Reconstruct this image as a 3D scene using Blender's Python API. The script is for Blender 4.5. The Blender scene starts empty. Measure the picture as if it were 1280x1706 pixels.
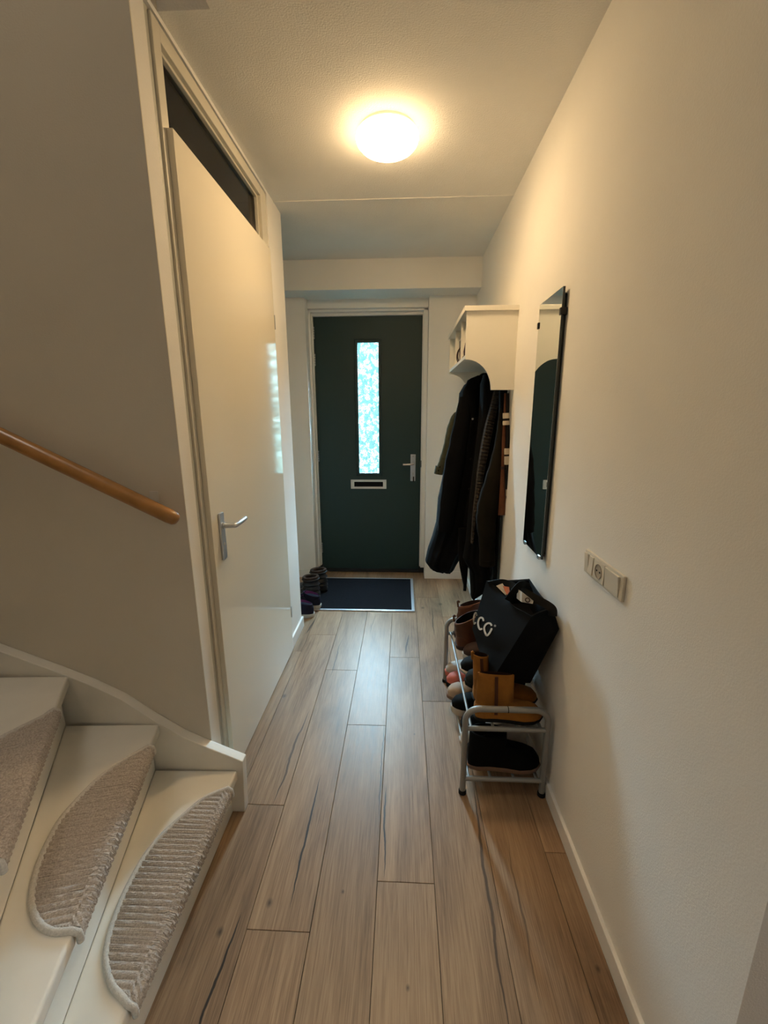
import bpy, bmesh, math, random
from mathutils import Vector, Matrix
from mathutils.bvhtree import BVHTree
random.seed(7)
scene = bpy.context.scene
COL = scene.collection
PI = math.pi

# ------------------------------------------------------------------ camera
F_PX, PITCH, YAW, ROLL, CAM_H = 707.954, .2255, .0451, -.0046, 1.45
def cam_axes():
    f = Vector((-math.sin(YAW)*math.cos(PITCH), math.cos(YAW)*math.cos(PITCH), -math.sin(PITCH)))
    r0 = Vector((math.cos(YAW), math.sin(YAW), 0)); u0 = r0.cross(f)
    r = r0*math.cos(ROLL)+u0*math.sin(ROLL); u = -r0*math.sin(ROLL)+u0*math.cos(ROLL)
    return r, u, f
CR, CU, CF = cam_axes()
CAMP = Vector((0, 0, CAM_H))
cam_data = bpy.data.cameras.new('camera'); cam = bpy.data.objects.new('camera', cam_data); COL.objects.link(cam)
cam_data.sensor_fit = 'HORIZONTAL'; cam_data.sensor_width = 36; cam_data.lens = F_PX/1280*36
cam_data.clip_start = .02
cam.matrix_world = Matrix(((CR.x, CU.x, -CF.x, 0), (CR.y, CU.y, -CF.y, 0), (CR.z, CU.z, -CF.z, CAM_H), (0, 0, 0, 1)))
scene.camera = cam
# a pixel of the photograph gives a direction; the plane it touches gives the distance
def ray(x, y): return CR*((x-640)/F_PX)-CU*((y-853)/F_PX)+CF
def on_z(x, y, z=0.): d = ray(x, y); return CAMP+d*((z-CAM_H)/d.z)
def on_y(x, y, Y): d = ray(x, y); return CAMP+d*(Y/d.y)
def on_x(x, y, X): d = ray(x, y); return CAMP+d*(X/d.x)

# ------------------------------------------------------------------ world, lights, exposure
LAMP_STRENGTH = 6.8
SKY_STRENGTH = 620.0
LIVING_POWER = 7.0
UPSTAIRS_POWER = 6.0
world = bpy.data.worlds.new('sky'); scene.world = world; world.use_nodes = True
wn = world.node_tree.nodes; wl = world.node_tree.links; wn.clear()
wo = wn.new('ShaderNodeOutputWorld'); wb = wn.new('ShaderNodeBackground'); wb.inputs[1].default_value = SKY_STRENGTH
wt = wn.new('ShaderNodeTexCoord'); ws = wn.new('ShaderNodeSeparateXYZ'); wr = wn.new('ShaderNodeValToRGB'); wm = wn.new('ShaderNodeMapRange')
wm.inputs[1].default_value = -1; wm.inputs[2].default_value = 1
wl.new(wt.outputs['Generated'], ws.inputs[0]); wl.new(ws.outputs[2], wm.inputs[0]); wl.new(wm.outputs[0], wr.inputs[0])
els = wr.color_ramp.elements
# garden and added hedge line, darkened to keep pane pattern; bright overcast sky above
els[0].position = .45; els[0].color = (.0105, .0190, .0205, 1)
els[1].position = .63; els[1].color = (.60, .78, 1, 1)
e = els.new(.58); e.color = (.0120, .0225, .0270, 1)
wl.new(wr.outputs[0], wb.inputs[0]); wl.new(wb.outputs[0], wo.inputs[0])

def area(name, loc, target, sx, sy, power, color, portal=False):
    d = bpy.data.lights.new(name, 'AREA'); d.shape = 'RECTANGLE'; d.size = sx; d.size_y = sy; d.energy = power; d.color = color
    o = bpy.data.objects.new(name, d); COL.objects.link(o); o.location = loc
    o.rotation_euler = (Vector(target)-Vector(loc)).to_track_quat('-Z', 'Y').to_euler()
    if portal: d.cycles.is_portal = True
    return o
area('door_glass_portal', (-.30, 3.90, 1.49), (-.30, 0, 1.49), .20, 1.14, 1, (1, 1, 1), True)
area('living_side_fill', (2.35, .20, 1.75), (-.7, .9, .3), 0.6, 1.4, LIVING_POWER, (1, .96, .90))  # unseen fill added to brighten treads and near floor through the right-hand opening
area('stairwell_fill', (-2.0, .8, 4.9), (-1.9, .8, 0), 1.4, .8, UPSTAIRS_POWER, (1, .93, .84))  # unseen fill added above the stairs to lift treads and stair wall

scene.view_settings.view_transform = 'Standard'; scene.view_settings.look = 'None'
scene.view_settings.exposure = 1.65; scene.view_settings.gamma = 1; scene.view_settings.use_curve_mapping = False
try:
    scene.cycles.max_bounces = 8; scene.cycles.diffuse_bounces = 5; scene.cycles.glossy_bounces = 3; scene.cycles.transparent_max_bounces = 16
    scene.cycles.sample_clamp_indirect = 6; scene.cycles.use_denoising = True; scene.cycles.caustics_reflective = False; scene.cycles.caustics_refractive = False
except Exception: pass

# ------------------------------------------------------------------ materials
MAT = {}
def lin(c): return tuple(((v/12.92) if v <= .04045 else ((v+.055)/1.055)**2.4) for v in c)
def rgb(r, g, b): return lin((r/255, g/255, b/255))+(1,)
def material(name, color, rough=.6, metal=0., bump=None, var=None, coat=0., spec=.5, sheen=0.):
    if max(color[:3]) < .03 and rough > .55: spec = .12
    """bump=(noise scale, strength, distance); var=(noise scale, amount)"""
    m = bpy.data.materials.new(name); m.use_nodes = True; MAT[name] = m
    n = m.node_tree.nodes; l = m.node_tree.links; b = n['Principled BSDF']
    b.inputs['Base Color'].default_value = color; b.inputs['Roughness'].default_value = rough; b.inputs['Metallic'].default_value = metal
    b.inputs['Coat Weight'].default_value = coat; b.inputs['Specular IOR Level'].default_value = spec
    b.inputs['Coat Roughness'].default_value = .08
    if sheen: b.inputs['Sheen Weight'].default_value = sheen
    tc = n.new('ShaderNodeTexCoord')
    if var:
        t = n.new('ShaderNodeTexNoise'); t.inputs['Scale'].default_value = var[0]; t.inputs['Detail'].default_value = 4
        mr = n.new('ShaderNodeMapRange'); mr.inputs[1].default_value = .3; mr.inputs[2].default_value = .7
        mr.inputs[3].default_value = 1-var[1]; mr.inputs[4].default_value = 1+var[1]
        mx = n.new('ShaderNodeVectorMath'); mx.operation = 'SCALE'; mx.inputs[0].default_value = color[:3]
        l.new(tc.outputs['Object'], t.inputs['Vector']); l.new(t.outputs[0], mr.inputs[0]); l.new(mr.outputs[0], mx.inputs['Scale']); l.new(mx.outputs[0], b.inputs['Base Color'])
    if bump:
        t = n.new('ShaderNodeTexNoise'); t.inputs['Scale'].default_value = bump[0]; t.inputs['Detail'].default_value = 3
        bp = n.new('ShaderNodeBump'); bp.inputs['Strength'].default_value = bump[1]; bp.inputs['Distance'].default_value = bump[2]
        l.new(tc.outputs['Object'], t.inputs['Vector']); l.new(t.outputs[0], bp.inputs['Height']); l.new(bp.outputs[0], b.inputs['Normal'])
    return m
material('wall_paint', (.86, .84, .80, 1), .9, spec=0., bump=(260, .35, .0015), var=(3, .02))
material('stair_wall_shade_paint', (.72, .67, .58, 1), .9, spec=.1, bump=(220, .3, .0015), var=(3, .02))  # hall's white paint darkened, so the stair side's shade sits in the colour
material('ceiling_plaster', (.84, .82, .78, 1), .9, spec=.1, bump=(170, .45, .004), var=(5, .02))
material('trim_paint', (.86, .85, .82, 1), .45, bump=(90, .08, .001))
material('door_cream', (.82, .76, .63, 1), .09, spec=.6)
material('frame_grey', (.50, .50, .45, 1), .4)
material('frame_cream', (.70, .66, .56, 1), .4)
material('stair_paint', (.84, .81, .74, 1), .38, bump=(40, .06, .001), var=(9, .03))
material('green_door', (.013, .036, .035, 1), .55, bump=(70, .12, .001))
material('black_stone', (.008, .008, .009, 1), .5)
material('steel', (.55, .56, .58, 1), .35, 1.)
material('brushed_alu', (.62, .65, .70, 1), .38, .8)
material('white_plastic', (.70, .65, .55, 1), .4)
material('off_white_plastic', (.72, .70, .66, 1), .4)
material('socket_shade', (.42, .36, .28, 1), .5)
material('dark_hole', (.006, .005, .005, 1), .6)
material('letter_plate', (.75, .75, .72, 1), .35)
material('rack_white', (.82, .79, .71, 1), .5, bump=(60, .05, .001))
material('tube_grey', (.30, .31, .31, 1), .42, .35)
material('rubber_black', (.012, .012, .012, 1), .7)
material('mirror_glass', (.78, .84, .85, 1), .01, 1.)
material('mirror_edge', (.02, .03, .035, 1), .2)
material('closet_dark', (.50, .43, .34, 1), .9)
material('rail_wood', (.42, .20, .055, 1), .35, coat=.4, var=(14, .18))
material('mat_pile', (.011, .012, .016, 1), .95, bump=(600, 1, .006), var=(160, .5))
material('rug_edge', (.62, .59, .54, 1), .95, bump=(500, .6, .002), var=(200, .12))
# garments, bag, shoes
material('black_cloth', (.0042, .0040, .0046, 1), .95, bump=(300, .4, .002), var=(8, .25))
material('black_wool', (.0042, .0036, .0035, 1), .95, bump=(500, .5, .002), var=(10, .3))
material('rib_knit', (.032, .023, .016, 1), .95, bump=(500, .5, .002))
material('olive_cloth', (.010, .0075, .0042, 1), .92, bump=(350, .4, .002), var=(9, .3))
material('green_canvas', (.060, .062, .036, 1), .9, bump=(400, .4, .002), var=(30, .2))
material('rust_suede', (.11, .032, .009, 1), .85, bump=(300, .3, .001), var=(20, .2))
material('scarf_beige', (.52, .44, .34, 1), .95, bump=(500, .6, .002))
material('scarf_black', (.012, .010, .010, 1), .95, bump=(500, .6, .002))
material('tote_black', (.0045, .0046, .0054, 1), .8, bump=(420, .25, .001), var=(6, .25))
material('tote_strap', (.0065, .0058, .005, 1), .6, bump=(500, .4, .001))
material('print_white', (.62, .58, .52, 1), .7)
material('print_grey', (.30, .28, .26, 1), .7)
material('paper_white', (.60, .55, .48, 1), .7)
material('paper_orange', (.45, .13, .06, 1), .6)
material('paper_brown', (.06, .025, .015, 1), .6)
material('mustard_suede', (.30, .118, .014, 1), .9, bump=(300, .35, .002), var=(16, .25))
material('brown_seam', (.07, .020, .006, 1), .8)
material('brown_leather', (.105, .032, .010, 1), .5, bump=(60, .2, .002), var=(14, .3))
material('dark_brown', (.030, .010, .006, 1), .7, var=(14, .2))
material('shoe_black', (.0028, .0028, .0028, 1), .75, bump=(300, .3, .001))
material('shoe_charcoal', (.018, .020, .019, 1), .8, bump=(400, .3, .001))
material('sole_white', (.50, .47, .43, 1), .6)
material('sole_black', (.008, .008, .008, 1), .7)
material('sole_gum', (.20, .12, .08, 1), .6)
material('shoe_white', (.48, .45, .42, 1), .65, bump=(300, .2, .001))
material('shoe_coral', (.55, .14, .10, 1), .7, bump=(300, .2, .001))
material('shoe_beige', (.42, .32, .24, 1), .75, bump=(300, .2, .001))
material('navy_mesh', (.012, .011, .022, 1), .8, bump=(500, .4, .001))
material('purple_lining', (.15, .03, .14, 1), .85, bump=(300, .3, .001))
material('fur_brown', (.045, .022, .012, 1), 1, bump=(260, 1, .008), var=(60, .5))
material('puffer_black', (.012, .011, .013, 1), .5, bump=(30, .3, .004))
material('sunglass_dark', (.01, .005, .004, 1), .25)
material('cap_maroon', (.035, .008, .008, 1), .8)

def lamp_material():
    m = bpy.data.materials.new('lamp_glow'); m.use_nodes = True; MAT['lamp_glow'] = m
    n = m.node_tree.nodes; b = n['Principled BSDF']
    b.inputs['Base Color'].default_value = (.9, .88, .8, 1)
    b.inputs['Emission Color'].default_value = (1, .69, .36, 1); 
    # emission weighted to the dome's bottom to lift floor and treads; rim kept dim
    l = m.node_tree.links; tc = n.new('ShaderNodeTexCoord'); sp = n.new('ShaderNodeSeparateXYZ'); l.new(tc.outputs['Object'], sp.inputs[0])
    mr = n.new('ShaderNodeMapRange'); mr.inputs[1].default_value = -.015; mr.inputs[2].default_value = -.082; mr.inputs[3].default_value = LAMP_STRENGTH*.22; mr.inputs[4].default_value = LAMP_STRENGTH*4.0
    l.new(sp.outputs[2], mr.inputs[0]); l.new(mr.outputs[0], b.inputs['Emission Strength'])
lamp_material()

def nmath(n, l, op, a, b=None, c=None):
    q = n.new('ShaderNodeMath'); q.operation = op
    for i, v in enumerate((a, b, c)):
        if v is None: continue
        if isinstance(v, (int, float)): q.inputs[i].default_value = v
        else: l.new(v, q.inputs[i])
    return q.outputs[0]

def plank_material():
    m = bpy.data.materials.new('oak_plank'); m.use_nodes = True; MAT['oak_plank'] = m
    n = m.node_tree.nodes; l = m.node_tree.links; b = n['Principled BSDF']
    tc = n.new('ShaderNodeTexCoord'); oi = n.new('ShaderNodeObjectInfo')
    off = n.new('ShaderNodeVectorMath'); off.operation = 'MULTIPLY_ADD'
    cmb = n.new('ShaderNodeCombineXYZ'); l.new(oi.outputs['Random'], cmb.inputs[0]); l.new(oi.outputs['Random'], cmb.inputs[1]); l.new(oi.outputs['Random'], cmb.inputs[2])
    off.inputs[1].default_value = (37, 91, 13); l.new(cmb.outputs[0], off.inputs[0]); l.new(tc.outputs['Object'], off.inputs[2])
    def noise(sx, sy, detail, scale=1., dist=0., rough=.6):
        mp = n.new('ShaderNodeMapping'); mp.inputs['Scale'].default_value = (sx, sy, 1); l.new(off.outputs[0], mp.inputs[0])
        t = n.new('ShaderNodeTexNoise'); t.inputs['Scale'].default_value = scale; t.inputs['Detail'].default_value = detail
        t.inputs['Distortion'].default_value = dist; t.inputs['Roughness'].default_value = rough; l.new(mp.outputs[0], t.inputs['Vector']); return t.outputs[0]
    broad = noise(6, 1.1, 5, dist=1.2); grain = noise(75, 2.6, 6, dist=1.6); fine = noise(330, 9, 3)
    v = nmath(n, l, 'ADD', nmath(n, l, 'MULTIPLY', broad, .60), nmath(n, l, 'MULTIPLY', grain, .40))
    v = nmath(n, l, 'ADD', nmath(n, l, 'MULTIPLY', v, .74), nmath(n, l, 'MULTIPLY', fine, .26))
    ramp = n.new('ShaderNodeValToRGB'); l.new(v, ramp.inputs[0]); es = ramp.color_ramp.elements
    es[0].position = .34; es[0].color = (.120, .068, .036, 1)
    es[1].position = .66; es[1].color = (.46, .312, .184, 1)
    k = es.new(.50); k.color = (.300, .188, .108, 1)
    # plank-to-plank tone
    tone = n.new('ShaderNodeMapRange'); l.new(oi.outputs['Random'], tone.inputs[0]); tone.inputs[3].default_value = .88; tone.inputs[4].default_value = 1.12
    sc = n.new('ShaderNodeVectorMath'); sc.operation = 'SCALE'; l.new(ramp.outputs[0], sc.inputs[0]); l.new(tone.outputs[0], sc.inputs['Scale'])
    # long drying cracks and knots that this floor shows
    sep = n.new('ShaderNodeSeparateXYZ'); l.new(tc.outputs['Object'], sep.inputs[0]); X, Y = sep.outputs[0], sep.outputs[1]
    wob = n.new('ShaderNodeTexNoise'); wob.inputs['Scale'].default_value = 5; wob.inputs['Detail'].default_value = 5
    cw = n.new('ShaderNodeCombineXYZ'); l.new(nmath(n, l, 'MULTIPLY', X, .6), cw.inputs[0]); l.new(Y, cw.inputs[1]); l.new(cw.outputs[0], wob.inputs['Vector'])
    w = nmath(n, l, 'MULTIPLY', nmath(n, l, 'SUBTRACT', wob.outputs[0], .5), .035)
    cracks = [(-.334, 1.462, -.334, .96, .0042, 1), (-.060, 1.432, -.056, 1.06, .0036, 1), (-.091, 1.80, -.077, 1.22, .0030, .8),
              (-.478, .955, -.488, .62, .0040, 1), (-.466, 1.86, -.492, 1.30, .0050, .75), (.289, 1.43, .258, .70, .0055, .75),
              (.045, 2.62, .023, 2.38, .0060, .8), (.232, 3.04, .218, 2.60, .0050, .7), (-.633, 2.82, -.652, 2.60, .0070, .8),
              (.300, 2.62, .250, 2.25, .0050, .6), (-.395, 2.55, -.405, 2.1, .0040, .6), (.372, 1.2, .352, .75, .0030, .5), (-.20, 2.95, -.215, 2.6, .004, .5)]
    total = None
    for x0, y0, x1, y1, wd, st in cracks:
        sl = (x1-x0)/(y1-y0); yc = (y0+y1)/2; hl = abs(y1-y0)/2
        cx = nmath(n, l, 'MULTIPLY_ADD', Y, sl, x0-sl*y0)
        d = nmath(n, l, 'ABSOLUTE', nmath(n, l, 'ADD', nmath(n, l, 'SUBTRACT', X, cx), w))
        t = nmath(n, l, 'ABSOLUTE', nmath(n, l, 'DIVIDE', nmath(n, l, 'SUBTRACT', Y, yc), hl))
        tp = nmath(n, l, 'MAXIMUM', nmath(n, l, 'SUBTRACT', 1, nmath(n, l, 'MULTIPLY', t, t)), 0.0001)
        e_ = nmath(n, l, 'MAXIMUM', nmath(n, l, 'SUBTRACT', 1, nmath(n, l, 'DIVIDE', d, nmath(n, l, 'MULTIPLY', tp, wd*1.2))), 0)
        e_ = nmath(n, l, 'MULTIPLY', nmath(n, l, 'MINIMUM', nmath(n, l, 'MULTIPLY', e_, 2), 1), st)
        total = e_ if total is None else nmath(n, l, 'MAXIMUM', total, e_)
    for kx, ky, kr in [(-.40, .98, .012), (-.52, .90, .012), (.30, 3.1, .02), (.16, 3.03, .018), (-.62, 1.95, .014), (.53, .86, .008), (-.18, 1.02, .006), (.02, .80, .007), (.06, 1.70, .006)]:
        dx = nmath(n, l, 'ADD', nmath(n, l, 'SUBTRACT', X, kx), nmath(n, l, 'MULTIPLY', w, .4)); dy = nmath(n, l, 'MULTIPLY', nmath(n, l, 'SUBTRACT', Y, ky), .7)
        d = nmath(n, l, 'SQRT', nmath(n, l, 'ADD', nmath(n, l, 'MULTIPLY', dx, dx), nmath(n, l, 'MULTIPLY', dy, dy)))
        e_ = nmath(n, l, 'MULTIPLY', nmath(n, l, 'MAXIMUM', nmath(n, l, 'SUBTRACT', 1, nmath(n, l, 'DIVIDE', d, kr)), 0), .8)
        total = nmath(n, l, 'MAXIMUM', total, e_)
    mix = n.new('ShaderNodeMix'); mix.data_type = 'RGBA'; l.new(total, mix.inputs['Factor']); l.new(sc.outputs[0], mix.inputs['A']); mix.inputs['B'].default_value = (.018, .012, .009, 1)
    l.new(mix.outputs['Result'], b.inputs['Base Color'])
    rr = n.new('ShaderNodeMapRange'); l.new(grain, rr.inputs[0]); rr.inputs[3].default_value = .33; rr.inputs[4].default_value = .50; l.new(rr.outputs[0], b.inputs['Roughness'])
    bp = n.new('ShaderNodeBump'); bp.inputs['Strength'].default_value = .25; bp.inputs['Distance'].default_value = .0012
    hgt = nmath(n, l, 'ADD', grain, nmath(n, l, 'MULTIPLY', fine, .6))
    l.new(hgt, bp.inputs['Height']); l.new(bp.outputs[0], b.inputs['Normal']); b.inputs['Specular IOR Level'].default_value = .5
plank_material()

def figured_glass():
    m = bpy.data.materials.new('figured_glass'); m.use_nodes = True; MAT['figured_glass'] = m
    n = m.node_tree.nodes; l = m.node_tree.links; n.clear()
    out = n.new('ShaderNodeOutputMaterial'); tr = n.new('ShaderNodeBsdfTransparent'); gl = n.new('ShaderNodeBsdfGlossy'); gl.inputs['Roughness'].default_value = .12
    tc = n.new('ShaderNodeTexCoord'); mp = n.new('ShaderNodeMapping'); mp.inputs['Scale'].default_value = (1, 1, .75); l.new(tc.outputs['Object'], mp.inputs[0])
    dis = n.new('ShaderNodeTexNoise'); dis.inputs['Scale'].default_value = 22; dis.inputs['Detail'].default_value = 3; l.new(mp.outputs[0], dis.inputs['Vector'])
    vm = n.new('ShaderNodeVectorMath'); vm.operation = 'MULTIPLY_ADD'; vm.inputs[1].default_value = (.045, .045, .06); l.new(dis.outputs['Color'], vm.inputs[0]); l.new(mp.outputs[0], vm.inputs[2])
    def rng(sock, a, b):
        q = n.new('ShaderNodeMapRange'); q.inputs[1].default_value = a; q.inputs[2].default_value = b; l.new(sock, q.inputs[0]); return q.outputs[0]
    def voro(scale, feature='DISTANCE_TO_EDGE'):
        q = n.new('ShaderNodeTexVoronoi'); q.feature = feature; q.inputs['Scale'].default_value = scale; l.new(vm.outputs[0], q.inputs['Vector']); return q.outputs['Distance']
    leaf = rng(voro(110, 'F1'), .40, .58); vein = rng(voro(85), .05, .14)
    big = n.new('ShaderNodeTexNoise'); big.inputs['Scale'].default_value = 26; big.inputs['Detail'].default_value = 3; l.new(mp.outputs[0], big.inputs['Vector'])
    cr = n.new('ShaderNodeValToRGB'); l.new(big.outputs[0], cr.inputs[0]); es = cr.color_ramp.elements
    es[0].position = .38; es[0].color = (.19, .225, .225, 1); es[1].position = .54; es[1].color = (.92, .91, .88, 1)
    k = es.new(.46); k.color = (.23, .27, .265, 1)
    m1 = n.new('ShaderNodeMix'); m1.data_type = 'RGBA'; l.new(leaf, m1.inputs['Factor']); l.new(cr.outputs[0], m1.inputs['A']); m1.inputs['B'].default_value = (.14, .17, .17, 1)
    mx = n.new('ShaderNodeMix'); mx.data_type = 'RGBA'; l.new(vein, mx.inputs['Factor']); mx.inputs['A'].default_value = (.10, .135, .135, 1); l.new(m1.outputs['Result'], mx.inputs['B'])
    l.new(mx.outputs['Result'], tr.inputs[0])
    ms = n.new('ShaderNodeMixShader'); ms.inputs[0].default_value = .06; l.new(tr.outputs[0], ms.inputs[1]); l.new(gl.outputs[0], ms.inputs[2]); l.new(ms.outputs[0], out.inputs[0])
figured_glass()

def clear_glass():
    m = bpy.data.materials.new('clear_glass'); m.use_nodes = True; MAT['clear_glass'] = m
    n = m.node_tree.nodes; l = m.node_tree.links; n.clear()
    out = n.new('ShaderNodeOutputMaterial'); tr = n.new('ShaderNodeBsdfTransparent'); tr.inputs[0].default_value = (.85, .85, .82, 1)
    gl = n.new('ShaderNodeBsdfGlossy'); gl.inputs['Roughness'].default_value = .03; fr = n.new('ShaderNodeFresnel'); fr.inputs[0].default_value = 1.45
    ms = n.new('ShaderNodeMixShader'); l.new(fr.outputs[0], ms.inputs[0]); l.new(tr.outputs[0], ms.inputs[1]); l.new(gl.outputs[0], ms.inputs[2]); l.new(ms.outputs[0], out.inputs[0])
clear_glass()

def rug_material():
    m = material('rug_loop', (.42, .36, .30, 1), .95); n = m.node_tree.nodes; l = m.node_tree.links; b = n['Principled BSDF']
    tc = n.new('ShaderNodeTexCoord'); t = n.new('ShaderNodeTexNoise'); t.inputs['Scale'].default_value = 260; t.inputs['Detail'].default_value = 2; l.new(tc.outputs['Object'], t.inputs['Vector'])
    r = n.new('ShaderNodeValToRGB'); l.new(t.outputs[0], r.inputs[0]); r.color_ramp.elements[0].position = .3; r.color_ramp.elements[0].color = (.36, .31, .265, 1); r.color_ramp.elements[1].position = .7; r.color_ramp.elements[1].color = (.60, .54, .48, 1)
    l.new(r.outputs[0], b.inputs['Base Color'])
    bp = n.new('ShaderNodeBump'); bp.inputs['Strength'].default_value = .35; bp.inputs['Distance'].default_value = .002; l.new(t.outputs[0], bp.inputs['Height']); l.new(bp.outputs[0], b.inputs['Normal'])
rug_material()

# ------------------------------------------------------------------ mesh helpers
class MB:
    def __init__(s): s.v = []; s.f = []
    def add(s, vs, fs):
        o = len(s.v); s.v += [Vector(v) for v in vs]; s.f += [tuple(i+o for i in f) for f in fs]; return s
    def box(s, x0, x1, y0, y1, z0, z1):
        return s.add([(x0,y0,z0),(x1,y0,z0),(x1,y1,z0),(x0,y1,z0),(x0,y0,z1),(x1,y0,z1),(x1,y1,z1),(x0,y1,z1)],
                     [(0,3,2,1),(4,5,6,7),(0,1,5,4),(1,2,6,5),(2,3,7,6),(3,0,4,7)])
    def loft(s, rings, cap0=True, cap1=True, closed=True):
        n = len(rings[0]); vs = [p for r in rings for p in r]; fs = []
        m = n if closed else n-1
        for i in range(len(rings)-1):
            for j in range(m):
                k = (j+1) % n; fs.append((i*n+j, i*n+k, (i+1)*n+k, (i+1)*n+j))
        if cap0: fs.append(tuple(range(n-1, -1, -1)))
        if cap1: fs.append(tuple((len(rings)-1)*n+j for j in range(n)))
        return s.add(vs, fs)
    def tube(s, pts, r, n=12, cap=True, sy=None):
        pts = [Vector(p) for p in pts]; rings = []; prev = None
        for i, p in enumerate(pts):
            t = (pts[min(i+1, len(pts)-1)]-pts[max(i-1, 0)]).normalized()
            if prev is None:
                a = Vector((0, 0, 1)) if abs(t.z) < .9 else Vector((1, 0, 0)); x = t.cross(a).normalized()
            else: x = (prev-t*prev.dot(t)).normalized()
            prev = x; y = t.cross(x); ri = r[i] if isinstance(r, (list, tuple)) else r
            rings.append([p+x*math.cos(2*PI*k/n)*ri+y*math.sin(2*PI*k/n)*ri*(sy or 1) for k in range(n)])
        return s.loft(rings, cap, cap)
    def lathe(s, prof, c, axis='Z', n=32, cap=False):
        rings = []
        for r, h in prof:
            ring = []
            for k in range(n):
                a = 2*PI*k/n; x, y = r*math.cos(a), r*math.sin(a)
                ring.append(Vector(c)+Vector({'Z': (x, y, h), 'Y': (x, h, -y), 'X': (h, x, y)}[axis]))
            rings.append(ring)
        return s.loft(rings, cap, cap)
    def prism(s, poly, vec):
        n = len(poly); v = Vector(vec); a = [Vector(p) for p in poly]
        return s.add(a+[p+v for p in a], [tuple(range(n-1, -1, -1)), tuple(range(n, 2*n))]+[(i, (i+1) % n, n+(i+1) % n, n+i) for i in range(n)])
    def build(s, name, mat, parent=None, smooth=False, bevel=0, seg=2, label=None, kind=None, solid=0, subsurf=0):
        me = bpy.data.meshes.new(name); off = ORIGIN.get(parent.name, Vector()) if parent else Vector()
        me.from_pydata([v-off for v in s.v], [], s.f); me.update()
        bm = bmesh.new(); bm.from_mesh(me); bmesh.ops.recalc_face_normals(bm, faces=bm.faces)
        if bevel: bmesh.ops.bevel(bm, geom=[e for e in bm.edges if len(e.link_faces) == 2 and e.calc_face_angle(0) > .5], offset=bevel, segments=seg, affect='EDGES', profile=.6)
        bm.to_mesh(me); bm.free()
        if smooth:
            for p in me.polygons: p.use_smooth = True
            try: me.set_sharp_from_angle(angle=.75)
            except Exception: pass
        me.materials.append(MAT[mat]); o = bpy.data.objects.new(name, me); COL.objects.link(o)
        if parent: o.parent = parent; ORIGIN[o.name] = off.copy()
        else: ORIGIN[o.name] = Vector()
        if label: o['label'] = label
        if kind: o['kind'] = kind
        if solid: q = o.modifiers.new('thickness', 'SOLIDIFY'); q.thickness = solid; q.offset = 0
        if subsurf: q = o.modifiers.new('smooth', 'SUBSURF'); q.levels = subsurf; q.render_levels = subsurf
        return o
ORIGIN = {}
def thing(name, label, cat, loc=(0, 0, 0), group=None):
    o = bpy.data.objects.new(name, None); COL.objects.link(o); o.location = loc; o.empty_display_size = .05
    o['label'] = label; o['category'] = cat
    if group: o['group'] = group
    ORIGIN[o.name] = Vector(loc); return o
def structure(o, label): o['kind'] = 'structure'; o['label'] = label; return o
def lerp_table(tab, t):
    for (a, va), (b, vb) in zip(tab, tab[1:]):
        if t <= b: k = (t-a)/(b-a) if b > a else 0; k = max(0, min(1, k)); return va+(vb-va)*k
    return tab[-1][1]
def smooth_path(pts, per=6):
    P = [Vector(p) for p in pts]; out = []
    for i in range(len(P)-1):
        p0, p1, p2, p3 = P[max(i-1, 0)], P[i], P[i+1], P[min(i+2, len(P)-1)]
        for k in range(per):
            t = k/per; out.append(.5*((2*p1)+(p2-p0)*t+(2*p0-5*p1+4*p2-p3)*t*t+(3*p1-p0-3*p2+p3)*t**3))
    out.append(P[-1]); return out

# ------------------------------------------------------------------ the setting
XL, XR, ZC = -.7024, .571, 2.5645          # hall walls and ceiling
YC, YL, YF = 1.313, 2.70, 3.64             # stair wall, end of the left wall, front wall
YD = 3.825                                 # face of the front door
YB, ZB = 3.44, 2.358                       # beam over the front door
YS = 2.563                                 # joint between ceiling slabs
DOOR_Y0, DOOR_Y1, DOOR_Z = 1.448, 2.394, 2.279

floor = structure(MB().box(-3.3, 2.5, -2.3, 3.95, -.14, -.010).build('floor', 'black_stone'), 'floor of grey-brown oak planks with long dark cracks')
seams = [-1.55, -1.37, -1.185, -1.0, -.82, -.632, -.445, -.26, -.0745, .107, .297, .488, .675, .862, 1.05, 1.24, 1.43]
phase = [.4, 1.0, .2, .7, 1.1, 1.31, .91, 1.751, 1.055, 1.936, 1.60, 1.17, .3, .9, .5, 1.1]
PLANK = 1.285; gap = .0007
for i in range(len(seams)-1):
    x0, x1 = seams[i]+gap, seams[i+1]-gap
    if x1 < -.66: spans = [(2.62, 3.86)] if x1 > -1.4 else []
    elif x0 > XR: spans = [(-2.2, .55)]
    else: spans = [(-2.2, 3.86)]
    for ya, yb in spans:
        y = phase[i]-PLANK*6
        while y < yb:
            a, b = max(y, ya), min(y+PLANK, yb)
            if b-a > .02:
                MB().box(x0, min(x1, 9), a+gap, b-gap, -.0098, 0).build('plank', 'oak_plank', floor, bevel=.0009, seg=1)
            y += PLANK

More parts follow.
